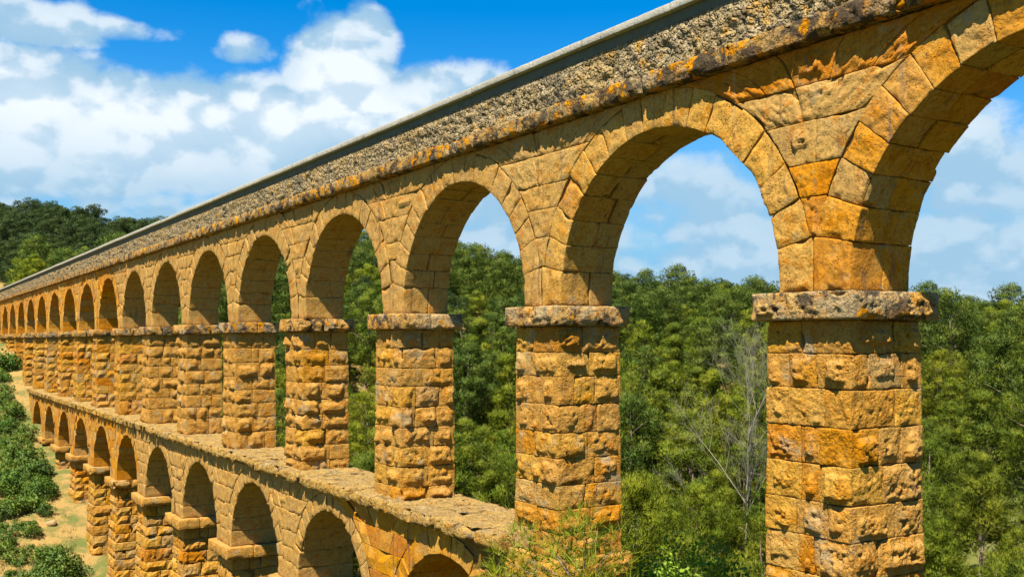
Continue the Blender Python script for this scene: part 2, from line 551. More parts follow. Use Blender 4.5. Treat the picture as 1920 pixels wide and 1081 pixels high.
def leaf_mat(name, cols, trans=0.35, patch=1.0, tint=(0.22, 0.23, 0.03)):
    """cols: colours a plant may have (varies from plant to plant), trans: light let through"""
    m, T = new_mat(name)
    oi = T.n('ShaderNodeObjectInfo')
    g = T.n('ShaderNodeNewGeometry')
    k = len(cols) - 1
    base = T.ramp(oi.outputs['Random'], [(i / k, c) for i, c in enumerate(cols)])
    rnd = g.outputs['Random Per Island']
    n = T.noise(g.outputs['Position'], 0.55 * patch, 3.0, 0.6)
    c = T.mix(T.math('MULTIPLY', rnd, 0.5), base, tint)
    hs = T.n('ShaderNodeHueSaturation', ins={'Saturation': 1.0, 'Fac': 1.0})
    T.t.links.new(T.maprange(n, 0.3, 0.7, 0.475, 0.52), hs.inputs['Hue'])
    T.t.links.new(T.maprange(n, 0.3, 0.72, 1.25, 0.72), hs.inputs['Value'])
    T.t.links.new(c, hs.inputs['Color'])
    d = T.n('ShaderNodeBsdfPrincipled', ins={'Roughness': 0.62, 'Specular IOR Level': 0.22})
    T.t.links.new(hs.outputs[0], d.inputs['Base Color'])
    tr = T.n('ShaderNodeBsdfTranslucent')
    T.t.links.new(T.mix(1.0, hs.outputs[0], (1.15, 1.25, 0.5), 'MULTIPLY'), tr.inputs['Color'])
    mx = T.n('ShaderNodeMixShader', ins={0: trans})
    T.t.links.new(d.outputs[0], mx.inputs[1]); T.t.links.new(tr.outputs[0], mx.inputs[2])
    o = T.n('ShaderNodeOutputMaterial')
    T.t.links.new(mx.outputs[0], o.inputs[0])
    return m


M_PINE = leaf_mat("pine_needles", [(0.207, 0.259, 0.019), (0.149, 0.221, 0.022), (0.272, 0.299, 0.019), (0.132, 0.197, 0.027), (0.239, 0.284, 0.022), (0.182, 0.236, 0.030), (0.297, 0.299, 0.024)], 0.5)
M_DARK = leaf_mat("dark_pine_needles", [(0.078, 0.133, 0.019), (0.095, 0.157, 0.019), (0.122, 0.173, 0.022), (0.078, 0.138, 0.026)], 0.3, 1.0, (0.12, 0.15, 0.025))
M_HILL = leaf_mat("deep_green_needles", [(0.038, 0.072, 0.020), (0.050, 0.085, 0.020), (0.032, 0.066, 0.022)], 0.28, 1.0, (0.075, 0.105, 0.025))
M_BUSH = leaf_mat("shrub_leaves", [(0.053, 0.122, 0.018), (0.076, 0.154, 0.016), (0.100, 0.164, 0.022), (0.048, 0.105, 0.023)], 0.28, 1.0, (0.13, 0.16, 0.03))
M_BRIGHT = leaf_mat("fresh_leaves", [(0.128, 0.277, 0.018), (0.165, 0.315, 0.021)], 0.4)


M_GRASS = leaf_mat("dry_grass_blades", [(0.20, 0.16, 0.05), (0.20, 0.16, 0.05)], 0.3, 1.0, (0.10, 0.14, 0.03))


def bark_mat(name, a, b):
    m, T = new_mat(name)
    pos = T.n('ShaderNodeNewGeometry').outputs['Position']
    n = T.noise(T.vmath('MULTIPLY', pos, (1, 1, 0.35)), 14.0, 5.0, 0.65)
    finish(T, T.mix(n, a, b), 0.9, n, 0.02, 1.0, 0.15)
    return m


M_BARK = bark_mat("pine_bark", (0.10, 0.07, 0.045), (0.26, 0.20, 0.14))
M_TWIG = bark_mat("bare_grey_twigs", (0.13, 0.125, 0.085), (0.24, 0.22, 0.15))


def earth_mat():
    m, T = new_mat("dry_earth_and_grass")
    pos = T.n('ShaderNodeNewGeometry').outputs['Position']
    n1 = T.noise(pos, 0.16, 6.0, 0.62)
    n2 = T.noise(pos, 1.4, 7.0, 0.65)
    n3 = T.noise(pos, 11.0, 6.0, 0.65)
    c = T.mix(n2, (0.22, 0.135, 0.038), (0.37, 0.245, 0.078))
    c = T.mix(T.maprange(n3, 0.55, 0.35, 0.0, 0.7), c, (0.15, 0.095, 0.035))
    c = T.mix(T.maprange(T.noise(pos, 0.7, 6.0, 0.68), 0.46, 0.56, 0.0, 0.75), c, (0.10, 0.105, 0.028))
    sx = T.n('ShaderNodeSeparateXYZ', ins={0: pos}).outputs[0]
    n1 = T.math('ADD', n1, T.maprange(sx, -58.0, -40.0, 0.0, 0.30))
    c = T.mix(T.maprange(n1, 0.50, 0.60, 0.0, 0.88), c, T.mix(n3, (0.045, 0.075, 0.015), (0.13, 0.14, 0.035)))
    finish(T, c, 0.95, T.math('ADD', n2, T.math('MULTIPLY', n3, 0.5)), 0.12, 1.0, 0.1)
    return m


M_EARTH = earth_mat()
M_ROCK = stone_mat("pale_limestone_rock", [(0.0, (0.46, 0.38, 0.25)), (1.0, (0.52, 0.42, 0.26))], 0.3, 0.05, 0.03, 1.0, 0.06, 0.0)

# ------------------------------------------------------------------ ground
CTRL = np.array([
    (10.4, -12.8, -1.8), (15, -17, -0.6), (3, -8, -7.5), (-4, -5, -14), (8, 0, -8.5), (0, 0, -14.5), (-10, 0, -18.5), (-25, 0, -20.5), (-45, 0, -19.2),
    (-55, 0, -17), (-63, 0, -14.6), (-71.5, 0, -12.1), (-79.5, 0, -10.3), (-87.5, 0, -9.2), (-97, 0, -7.6), (-103, 0, -4.7), (-111, 0, -3), (-119, 0, -1.2),
    (-127, 0, -0.2), (-140, 0, 1.5), (-160, 0, 4.5), (-185, 0, 9), (-218, 11, 18.5), (-250, 0, 22), (-59, -6, -15.6), (-30, -12, -20.5), (-75, -6, -11.6),
    (-95, -5, -8), (-110, -5, -4), (-130, -8, -0.5), (-60, -25, -15), (-100, -25, -5.5), (-20, -40, -18), (30, -30, 1), (25, 10, -8),
    (-20, 15, -18), (-10, 25, -15.5), (10, 22, -12.5), (20, 35, -9), (-40, 40, -13), (-5, 50, -10), (-67, 116, -4.5), (-131, 128, -1), (-137, 72, 4.8),
    (-100, 60, -0.5), (-70, 25, -12), (-60, 60, -8), (-30, 80, -6.5), (0, 110, -3.5), (40, 120, -3.5), (-180, 60, 12), (-170, 150, -2), (-100, 180, -5), (-20, 180, -8),
    (-230, 100, 5), (-300, 0, 16), (-290, 180, -4), (-115, 30, 2.5), (-150, 30, 7), (80, 60, -4), (80, -40, 2), (-200, -60, 10), (-110, -80, 0), (0, -100, -10)], float)


def tps_fit(C):
    n = len(C)
    xy = C[:, :2] / 100.0
    r2 = ((xy[:, None] - xy[None]) ** 2).sum(-1)
    Kk = np.where(r2 > 0, r2 * np.log(r2 + 1e-12), 0) + np.eye(n) * 1e-4
    Pm = np.hstack([np.ones((n, 1)), xy])
    Am = np.zeros((n + 3, n + 3)); Am[:n, :n] = Kk; Am[:n, n:] = Pm; Am[n:, :n] = Pm.T
    return np.linalg.solve(Am, np.concatenate([C[:, 2], np.zeros(3)]))


TPS = tps_fit(CTRL)


def terrain(X, Y, detail=True):
    X = np.atleast_1d(np.asarray(X, float)); Y = np.atleast_1d(np.asarray(Y, float))
    xc, yc = np.clip(X, -330, 110), np.clip(Y, -110, 230)
    xy = np.stack([xc, yc], -1) / 100.0
    c = CTRL[:, :2] / 100.0
    z = TPS[-3] + xy @ TPS[-2:]
    for i in range(len(c)):
        r2 = ((xy - c[i]) ** 2).sum(-1)
        z = z + TPS[i] * r2 * np.log(r2 + 1e-12)
    far = np.hypot(X + 95, Y - 50)
    z = z + (-12.0 - z) * sstep(190, 330, far)
    if detail:
        P = np.stack([X, Y, 0 * X], -1)
        z = z + 0.45 * fbm(P / 7.0, 3, 3) + 0.12 * fbm(P / 1.6, 8, 2)
    return z


def build_ground():
    def axis(a, b, step, far):
        core = np.arange(a, b + 0.01, step)
        k = np.geomspace(step * 2, far, 22)
        return np.concatenate([(a - k)[::-1], core, b + k])
    X = axis(-240, 50, 1.6, 2600); Y = axis(-40, 150, 1.6, 2600)
    gx, gy = np.meshgrid(X, Y, indexing='ij')
    gz = terrain(gx.ravel(), gy.ravel())
    V = np.stack([gx.ravel(), gy.ravel(), gz], -1)
    nx, ny = len(X), len(Y)
    idx = np.arange(nx * ny).reshape(nx, ny)
    F = np.stack([idx[:-1, :-1], idx[1:, :-1], idx[1:, 1:], idx[:-1, 1:]], -1).reshape(-1, 4)
    o = obj('ground', make_mesh('ground', V, F), M_EARTH)
    tag(o, 'dry ochre earth and grass of the valley slopes', None, None, 'structure')


build_ground()

# ------------------------------------------------------------------ the aqueduct
BAY = 7.95
PW = 1.74                          # upper pier, square
ROOT = tag(empty('aqueduct', (0, 0, -20.0)), 'long ochre sandstone Roman aqueduct with two tiers of round arches', 'aqueduct')
ZB = 20.0                          # children are built in world z, the empty stands at the valley floor


def part(name, V, F, mat, parent, smooth=True):
    V = np.array(V, float)
    if parent is ROOT:
        V = V + np.array([0, 0, ZB])
    return obj(name, make_mesh(name, V, F, smooth), mat, parent)


rng = random.Random(11)
CAP_T, CAP_B = 0.80, 0.33
LEDGE_T = -4.60
SET = 0.14                         # set-back of the arch wall behind the pier face
R_U, ZC_U = 3.245, 0.93
RING_U = 0.72
CORN_B, CORN_T = 4.86, 5.24
NP_UP = 18
N_STONE_PIERS = 7
LOW_LAST = 12


def cuts(total, n, jit, r):
    c = [i / n + (r.uniform(-jit, jit) / n if 0 < i < n else 0) for i in range(n + 1)]
    return [x * total for x in c]


def stone_boss(r, big):
    k = r.random()
    if k < 0.22:
        return (0.012, 0.03)
    if k < 0.55:
        return (r.uniform(0.035, 0.06) * big, r.uniform(0.05, 0.10))
    return (r.uniform(0.065, 0.115) * big, r.uniform(0.065, 0.12))


def course(x0, x1, y0, y1, z0, z1, r, res, emit, nf, ns, big=1.0, depth=0.48, bev=0.009, gap=0.008, chip=0.2, splay=0.0):
    """one course of a pier: stones on the front, a corner stone, stones on the right-hand side"""
    W, D, H = x1 - x0, y1 - y0, z1 - z0
    cf = cuts(W, nf, 0.3, r)
    cs = cuts(D, ns, 0.3, r)
    sd = r.randrange(100000)
    for i in range(nf):
        a0, a1 = cf[i] + gap / 2, cf[i + 1] - gap / 2
        o = r.uniform(-0.014, 0.014)
        bo = {'front': stone_boss(r, big)}
        corner = i == nf - 1
        if corner:
            bo['right'] = stone_boss(r, big)
            dd = cs[1] - gap / 2
        else:
            dd = depth
        if i == 0:
            a0 -= r.uniform(0, 0.02)
        zz = r.uniform(-0.008, 0.008)
        emit(hexblock((a1 - a0, dd - o, H - gap + zz), res, sd + i, shift(x0 + a0, y0 + o, z0 + gap / 2), bo, ('back',), bev, 0.007, chip * r.choice([0.4, 0.6, 1.0, 2.2])), i == 0)
    for j in range(1, ns):
        b0, b1 = cs[j] + gap / 2, cs[j + 1] - gap / 2
        o = r.uniform(-0.014, 0.014)
        emit(hexblock((depth - o, b1 - b0, H - gap), res, sd + 20 + j, shift(x1 - depth, y0 + b0, z0 + gap / 2), {'right': stone_boss(r, big)}, ('left',), bev, 0.007, chip), False)


def cap_course(x0, x1, y0, y1, z0, z1, r, res, emit, nf, ns):
    course(x0, x1, y0, y1, z0, z1, r, res, emit, nf, ns, big=0.75, depth=0.6, bev=0.035, gap=0.014, chip=0.5)


COUNT = {'stone': 0}


def upper_pier(i):
    r = random.Random(100 + i)
    x1 = -BAY * i; x0 = x1 - PW
    gz = float(terrain(x0 + PW / 2, 1.0)[0])
    low = 2 <= i <= LOW_LAST
    zb = LEDGE_T - 0.02 if low else gz - 0.7
    named = 0 <= i < N_STONE_PIERS
    foot = -6.4 if i < 2 else zb
    Z = max(12.0, 15.65 * (1 + 0.43 * i))
    res = min(0.30, max(0.023, Z / 15.65 * 0.025)) if named else 0.22
    core = box(x0 + 0.05, x1 - 0.05, 0.05, PW - 0.02, zb, CAP_B)
    p = part('pier', *core, M_CORE, ROOT, False)
    J = Joined()

    def emit(vf, first=False):
        V, F = vf
        V = V + np.array([0, 0, ZB])
        if named:
            obj('stone', make_mesh('stone', V, F), M_PIER, p); COUNT['stone'] += 1
        else:
            J.add(V, F)
    hcs = []
    z = CAP_B
    while z > foot + 0.2:
        h = r.uniform(0.51, 0.64)
        if z - h < foot + 0.3:
            h = z - foot
        hcs.append((z - h, z)); z -= h
    if i < 13 or not low:
        for k, (a, b) in enumerate(hcs):
            t = (CAP_B - b) * 0.006 + (0.17 if (i < 2 and b < -4.35) else 0.0)
            nf = r.choice([2, 2, 3]); ns = r.choice([2, 2, 3])
            if k % 2: nf, ns = (3 if nf == 2 else 2), ns
            course(x0 - t, x1 + t, -t, PW + t, a, b, r, res, emit, nf, ns, 1.12 if i < 2 else 1.5)
    if i < 2:
        J.add(*[(v + np.array([0, 0, ZB]) if q == 0 else v) for q, v in enumerate(box(x0 - 0.3, x1 + 0.3, -0.3, PW + 0.3, zb, foot))])
    if J.n:
        tag(obj('masonry', J.mesh('masonry'), M_PIER, p), None, None, None, 'stuff')
    # impost: a projecting course of weathered blocks
    im = part('impost', *box(x0 - 0.06, x1 + 0.06, -0.06, PW + 0.06, CAP_B + 0.02, CAP_T - 0.03), M_CORE, ROOT, False)
    J2 = Joined()

    def emit2(vf, first=False):
        V, F = vf
        V = V + np.array([0, 0, ZB])
        if named or i < 9:
            obj('impost_stone', make_mesh('impost_stone', V, F), M_CAP, im)
        else:
            J2.add(V, F)
    q = 0.20
    cap_course(x0 - q, x1 + q, -q, PW + q, CAP_B, CAP_T, r, res, emit2, r.choice([2, 3]), 2)
    if J2.n:
        tag(obj('masonry', J2.mesh('masonry'), M_CAP, im), None, None, None, 'stuff')


for i in range(0, NP_UP):
    upper_pier(i)
# pier that carries the near end of the first arch, right of the picture
def near_pier():
    x1, x0 = BAY, BAY - PW
    part('pier', *box(x0, x1, 0, PW, float(terrain(x1 - 0.8, 1)[0]) - 0.8, CAP_B), M_PIER, ROOT, False)
    part('impost', *box(x0 - 0.2, x1 + 0.2, -0.2, PW + 0.2, CAP_B, CAP_T), M_CAP, ROOT, False)
near_pier()


def wall_core(xc, R, zc, spring, top, y0, y1, half):
    """solid web with the arch hole of one bay"""
    th = np.linspace(0, math.pi, 33)
    xs = np.concatenate([[xc - half, xc - R], xc - R * np.cos(th), [xc + R, xc + half]])
    zs = np.concatenate([[spring, spring], zc + R * np.sin(th), [spring, spring]])
    n = len(xs)
    V = []
    for y in (y0, y1):
        V += [(x, y, z) for x, z in zip(xs, zs)] + [(x, y, top) for x in xs]
    F = []
    for i in range(n - 1):
        F.append((i, i + 1, n + i + 1, n + i))
        F.append((2 * n + i + 1, 2 * n + i, 3 * n + i, 3 * n + i + 1))
        F.append((i + 1, i, 2 * n + i, 2 * n + i + 1))
        F.append((n + i, n + i + 1, 3 * n + i + 1, 3 * n + i))
    F.append((0, n, 3 * n, 2 * n)); F.append((n - 1, 3 * n - 1, 4 * n - 1, 2 * n - 1))
    return np.array(V, float), np.array(F)


def ring_blocks(xc, zc, R, ring, spring, y0, y1, nv, r, res, emit, half, deep=1, first=None, gap=0.008):
    """voussoirs of one arch, from the right springing over to the left"""
    th = [0.0]
    if first:
        th.append(first)
    rest = math.pi - 2 * th[-1]
    m = nv - 2 * (len(th) - 1)
    s0 = th[-1]
    th += [s0 + rest * (k + r.uniform(-0.12, 0.12) * (k < m)) / m for k in range(1, m)]
    th.append(math.pi - s0)
    if first:
        th.append(math.pi)
    ys = [y0] + ([y0 + (y1 - y0) * 0.55] if deep == 2 else []) + [y1]
    for k in range(len(th) - 1):
        t0, t1 = th[k], th[k + 1]
        sp = 0.0
        ends = k in (0, len(th) - 2)
        ro = ring * (1 + (r.uniform(-0.06, 0.05) if not ends else 0))
        for d in range(len(ys) - 1):
            ya, yb = ys[d], ys[d + 1]
            if deep == 2 and not ends:
                yj = r.uniform(-0.22, 0.22)
                if d == 0: yb += yj; sp_y = yj
                else: ya += sp_y
            elif deep == 2 and d == 1:
                pass
            LA = (t1 - t0) * R
            o = r.uniform(-0.016, 0.012)
            oi = r.uniform(-0.015, 0.012)

            def mp(P, t0=t0, t1=t1, LA=LA, ya=ya, o=o, oi=oi, ends=ends, ro=ro, k=k):
                a = P[:, 0] / LA
                g = gap / R / 2
                t = (t0 + g) + a * (t1 - t0 - 2 * g)
                rr = P[:, 2]
                if ends and first:            # springers fill the whole width of the pier
                    out = (half - 0.006) / np.maximum(np.abs(np.cos(t)), 0.3)
                    rad = R + oi + rr / ring * (out - R - oi)
                else:
                    rad = R + oi + rr / ring * (ro - oi)
                x = xc + rad * np.cos(t)
                z = zc + rad * np.sin(t)
                if ends:
                    away = np.clip((t if k == 0 else math.pi - t) / (t1 - t0), 0, 1)
                    z = z + (spring + 0.006 - zc) * (1 - away)
                return np.stack([x, ya + o + P[:, 1], z], -1)
            bo = {'front': (r.choice([0.004, 0.006, 0.012, 0.02]), 0.03)} if d == 0 else None
            sk = ('back', 'top') if d == len(ys) - 2 else ('top',)
            V, F = hexblock((LA, yb - ya - gap - (o if d == len(ys) - 2 else 0), ring), res, r.randrange(100000), mp, bo, sk, 0.010, 0.010, 0.13 * r.choice([0.5, 1, 1, 2.5]))
            emit((V, F[:, ::-1]), d)


def spandrel(xl_c, xr_c, zc, Ro, z0, z1, y0, dep, r, res, emit, hc, gap=0.008, xmin=None):
    """ashlar between two neighbouring rings; xl_c / xr_c = centres of the arches left and right"""
    z = z0
    rows = max(1, int(round((z1 - z0) / hc)))
    zsr = [z0 + (z1 - z0) * (k + (r.uniform(-.12, .12) if 0 < k < rows else 0)) / rows for k in range(rows + 1)]

    def ext(zv):
        return np.sqrt(np.maximum(Ro ** 2 - np.clip(zv - zc, 0, Ro) ** 2, 0.0))
    for k in range(rows):
        a, b = zsr[k], zsr[k + 1]
        zm = (a + b) / 2
        wid = (xr_c - ext(zm)) - (xl_c + ext(zm))
        if wid < 0.12:
            continue
        n = max(1, int(round(wid / 0.95)))
        ct = cuts(1.0, n, 0.25, r)
        for j in range(n):
            t0, t1 = ct[j], ct[j + 1]
            LA = wid * (t1 - t0); LC = b - a
            o = r.uniform(-0.012, 0.014)

            def mp(P, a=a, t0=t0, t1=t1, LA=LA, LC=LC, o=o):
                zz = a + gap / 2 + P[:, 2] * (LC - gap) / LC
                e = ext(zz)
                xl, xr = xl_c + e + gap / 2, xr_c - e - gap / 2
                t = t0 + P[:, 0] / LA * (t1 - t0)
                x = xl + t * np.maximum(xr - xl, 0.01)
                x = x + np.where(P[:, 0] < LA * 0.5, gap / 2 * (t0 > 0), -gap / 2 * (t1 < 1))
                return np.stack([x, y0 + o + P[:, 1], zz], -1)
            kx = r.random()
            bo = {'front': ((0.012, 0.02) if kx < 0.6 else ((0.03, 0.04) if kx < 0.88 else (0.09, 0.16)))}
            emit(hexblock((LA, dep, LC), res, r.randrange(100000), mp, bo, ('back',), 0.010, 0.010, 0.13 * r.choice([0.5, 1, 1, 2.5])))


def tier_wall(kind, i, R, ring, zc, spring, top, y0, y1, named, res, nv, first, deep, ztop_sp, hc, last=False):
    """bay i: the arch to the right of pier i, and the spandrel above pier i"""
    xc = -BAY * i + (BAY - PW) / 2
    half = BAY / 2
    r = random.Random(900 + i + (500 if kind == 'low' else 0))
    core = part('arch_wall', *wall_core(xc, R + 0.05, zc, spring + 0.01, top - 0.01, y0 + 0.05, y1 - 0.03, half), M_CORE, ROOT, False)
    J = Joined()

    def em_v(vf, d=0):
        V, F = vf
        V = V + np.array([0, 0, ZB])
        if named:
            obj('voussoir', make_mesh('voussoir', V, F), M_WALL, core)
        else:
            J.add(V, F)

    def em_s(vf):
        V, F = vf
        V = V + np.array([0, 0, ZB])
        if named:
            obj('ashlar_block', make_mesh('ashlar_block', V, F), M_WALL, core)
        else:
            J.add(V, F)
    ring_blocks(xc, zc, R, ring, spring, y0, y1, nv, r, res, em_v, half, deep, first)
    z0 = zc + (half * math.tan(first) if first else (spring - zc))
    spandrel(xc - BAY, xc, zc, R + ring, z0, ztop_sp, y0, 0.45, r, res, em_s, hc)
    if J.n:
        tag(obj('masonry', J.mesh('masonry'), M_WALL, core), None, None, None, 'stuff')


for i in range(0, NP_UP):
    Z = 15.65 * (1 + 0.43 * i)
    named = i <= 7
    res = max(0.035, Z / 15.65 * 0.035) if named else 0.4
    tier_wall('up', i, R_U, RING_U, ZC_U, CAP_T, CORN_B, SET, PW - SET, named, min(res, 0.4), 17 if i % 2 else 19, 0.195, 2 if i <= 2 else 1, CORN_B - 0.005, 0.60)
# spandrel over the pier right of the frame, and its wall end
part('arch_wall', *box(BAY - PW + SET - 0.02, BAY + 1.5, SET, PW - SET, CAP_T, CORN_B), M_WALL, ROOT, False)

# lower tier -----------------------------------------------------------------
LY0, LY1 = -0.25, 1.86
R_L, RING_L, ZC_L, SPR_L = 2.93, 0.60, -8.52, -8.62
LCAP_T, LCAP_B = -8.62, -9.12
LEDGE_B = -4.95
for i in range(2, LOW_LAST + 1):
    Z = 15.65 * (1 + 0.43 * i)
    named = 3 <= i <= 6
    tier_wall('low', i, R_L, RING_L, ZC_L, SPR_L, LEDGE_B, LY0, LY1, named, max(0.08, Z / 15.65 * 0.035) if named else 0.4, 17, None, 1, LEDGE_B - 0.005, 0.62)


def lower_pier(i):
    r = random.Random(300 + i)
    xm = -BAY * i - PW / 2
    gz = float(terrain(xm, 0.8)[0])
    zb = gz - 0.9
    w = 1.05
    ya, yb = -0.2, 1.82
    named = 4 <= i <= 5
    ground_near = LCAP_B < zb + 0.4
    p = part('pier', *box(xm - w + 0.06, xm + w - 0.06, ya + 0.06, yb - 0.03, zb, LCAP_B), M_CORE, ROOT, False) if not ground_near else None
    J = Joined()

    def emit(vf, first=False):
        V, F = vf
        V = V + np.array([0, 0, ZB])
        if named and COUNT['stone'] < 300:
            obj('stone', make_mesh('stone', V, F), M_PIER, p); COUNT['stone'] += 1
        else:
            J.add(V, F)
    if p is not None:
        z = LCAP_B; k = 0
        while z > zb + 0.15:
            h = r.uniform(0.5, 0.72)
            t = 0.03 * (k // 2) + (0.05 if k > 3 else 0)
            if i in (6, 7): t += r.uniform(0, 0.06)
            course(xm - w - t, xm + w + t, ya - t, yb + t, z - h, z, r, 0.12 if i < 7 else 0.2, emit, r.choice([2, 3]), r.choice([2, 3]), 1.3, 0.5, 0.03, 0.016, 0.4)
            z -= h; k += 1
        if J.n:
            tag(obj('masonry', J.mesh('masonry'), M_PIER, p), None, None, None, 'stuff')
    im = part('impost', *box(xm - w - 0.1, xm + w + 0.1, ya - 0.1, yb + 0.1, LCAP_B + 0.02, LCAP_T - 0.02), M_CORE, ROOT, False)

    def emit2(vf, first=False):
        V, F = vf
        obj('impost_stone', make_mesh('impost_stone', V + np.array([0, 0, ZB]), F), M_PIER, im)
    q = 0.33
    cap_course(xm - w - q, xm + w + q, ya - q, yb + q, LCAP_B, LCAP_T, r, 0.12 if i < 8 else 0.2, emit2, 2, 2)


for i in range(2, LOW_LAST + 1):
    lower_pier(i)
# ledge on top of the lower tier -----------------------------------------------
def ledge():
    r = random.Random(5)
    x_end = -BAY * LOW_LAST - PW - 0.6
    x_beg = -BAY - PW - 0.02
    core = part('ledge', *box(x_end + 0.1, x_beg, -0.34, 1.95, LEDGE_B, LEDGE_T - 0.14), M_CORE, ROOT, False)
    J = Joined()
    x = x_beg
    while x > x_end:
        L = r.uniform(0.7, 1.35)
        near = -46 < x < 0
        res = 0.07 if near else 0.25
        ty = r.uniform(-0.05, 0.03); tz = r.uniform(-0.03, 0.012)
        def mp(P, x=x, L=L, ty=ty, tz=tz):
            return np.stack([x - L + 0.008 + P[:, 0], -0.52 + ty + P[:, 1], LEDGE_B + 0.02 + P[:, 2] + tz], -1) + np.array([0, 0, ZB])
        V, F = hexblock((L - 0.016, 2.6, LEDGE_T - LEDGE_B - 0.02), res, r.randrange(99999), mp,
                        {'front': (0.05, 0.04), 'top': (0.035, 0.02)}, ('bottom',), 0.04, 0.022, 0.6)
        if near:
            obj('ledge_slab', make_mesh('ledge_slab', V, F), M_LEDGE, core)
        else:
            J.add(V, F)
        x -= L
    tag(obj('masonry', J.mesh('masonry'), M_LEDGE, core), None, None, None, 'stuff')


ledge()

# cornice, rubble parapet of the water channel and its concrete coping ---------
X_NEAR, X_FAR = BAY + 1.5, -BAY * 26


def cornice():
    r = random.Random(8)
    core = part('cornice', *box(X_FAR, X_NEAR, SET - 0.10, PW - SET + 0.1, CORN_B + 0.02, CORN_T - 0.02), M_CORE, ROOT, False)
    J = Joined()
    x = X_NEAR
    while x > X_FAR:
        L = r.uniform(0.75, 1.5)
        near = -62 < x < 6
        Z = max(9.0, 10 + 0.85 * max(0, -x))
        res = 0.045 if x > -15 else (0.09 if x > -40 else 0.25)
        ty = r.uniform(-0.02, 0.03)
        def mp(P, x=x, L=L, ty=ty):
            return np.stack([x - L + 0.007 + P[:, 0], -0.11 + ty + P[:, 1], CORN_B + P[:, 2]], -1) + np.array([0, 0, ZB])
        V, F = hexblock((L - 0.014, 0.5, CORN_T - CORN_B), res, r.randrange(99999), mp, {'front': (r.uniform(0.02, 0.05), 0.05)}, ('back',), 0.035, 0.016, 0.5)
        if near:
            obj('cornice_stone', make_mesh('cornice_stone', V, F), M_CORN, core)
        else:
            J.add(V, F)
        x -= L
    tag(obj('masonry', J.mesh('masonry'), M_CORN, core), None, None, None, 'stuff')


cornice()


def strip_x():
    xs = [X_NEAR]
    while xs[-1] > X_FAR:
        d = max(0.0, -xs[-1])
        xs.append(xs[-1] - min(0.8, 0.055 + d * 0.0035))
    return np.array(xs)


def parapet():
    xs = strip_x()
    zz = np.linspace(CORN_T - 0.03, 6.06, 18)
    prof = [(-0.0, z) for z in zz]
    top = [(0.10, 6.07), (1.0, 6.075), (PW - 0.1, 6.06)]
    yb = [(PW - 0.02, z) for z in (5.9, CORN_T)]
    pr = np.array(prof + top + yb)
    gx = np.repeat(xs, len(pr)); gy = np.tile(pr[:, 0], len(xs)); gz = np.tile(pr[:, 1], len(xs))
    P = np.stack([gx, gy, gz], -1)
    front = np.tile(np.arange(len(pr)) < len(zz), len(xs))
    n = fbm(P * 7.0, 5, 3); n2 = fbm(P * np.array([1.2, 1, 2.0]), 9, 2); n3 = fbm(P * 17.0, 11, 2)
    amp = sstep(5.98, 5.86, gz)                        # a smooth rendered strip runs along the top
    t = (gz - CORN_T) / 0.8
    y = gy + np.where(front, 0.03 * t - (0.02 + 0.075 * n + 0.05 * n3 + 0.06 * n2) * amp - 0.01 * (1 - amp), 0)
    V = np.stack([gx, y, gz + np.where(front, 0.02 * n * amp, 0)], -1)
    m = len(pr); idx = np.arange(len(xs) * m).reshape(len(xs), m)
    F = np.stack([idx[:-1, :-1], idx[:-1, 1:], idx[1:, 1:], idx[1:, :-1]], -1).reshape(-1, 4)
    part('channel_parapet', V, F, M_RUB, ROOT)
    # laid in lengths with open joints, each settled a little differently
    r = random.Random(14)
    cop = part('coping', *box(X_FAR, X_NEAR, 0.06, PW - 0.06, 6.05, 6.30), M_CONC, ROOT, False)
    J = Joined()
    x = X_NEAR
    while x > X_FAR:
        L = r.uniform(2.0, 3.4)
        dz, dy, tl = r.uniform(-0.006, 0.006), r.uniform(-0.008, 0.008), r.uniform(-0.006, 0.006)
        def mp(P, x=x, L=L, dz=dz, dy=dy, tl=tl):
            return np.stack([x - L + 0.010 + P[:, 0], -0.12 + dy + P[:, 1], 6.245 + dz + tl * P[:, 0] / L + P[:, 2]], -1) + np.array([0, 0, ZB])
        V, F = hexblock((L - 0.020, PW + 0.24, 0.15), 0.09 if x > -20 else 0.3, r.randrange(9999), mp, None, (), 0.012, 0.005, 0.0)
        if -60 < x < 6:
            obj('coping_slab', make_mesh('coping_slab', V, F), M_CONC, cop)
        else:
            J.add(V, F)
        x -= L
    tag(obj('masonry', J.mesh('masonry'), M_CONC, cop), None, None, None, 'stuff')
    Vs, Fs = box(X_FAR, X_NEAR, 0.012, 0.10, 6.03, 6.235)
    part('coping_recess', Vs, Fs, M_SHADE_STRIP, ROOT, False)  # face below the slab lip, painted dark for the lip's shade


parapet()

# plain wall that carries the channel on into the far hillside
def far_wall():
    x1 = -BAY * (NP_UP - 1) - PW
    part('end_wall', *box(X_FAR, x1 - 0.1, SET, PW - SET, -6.0, CORN_B), M_WALL, ROOT, False)
far_wall()

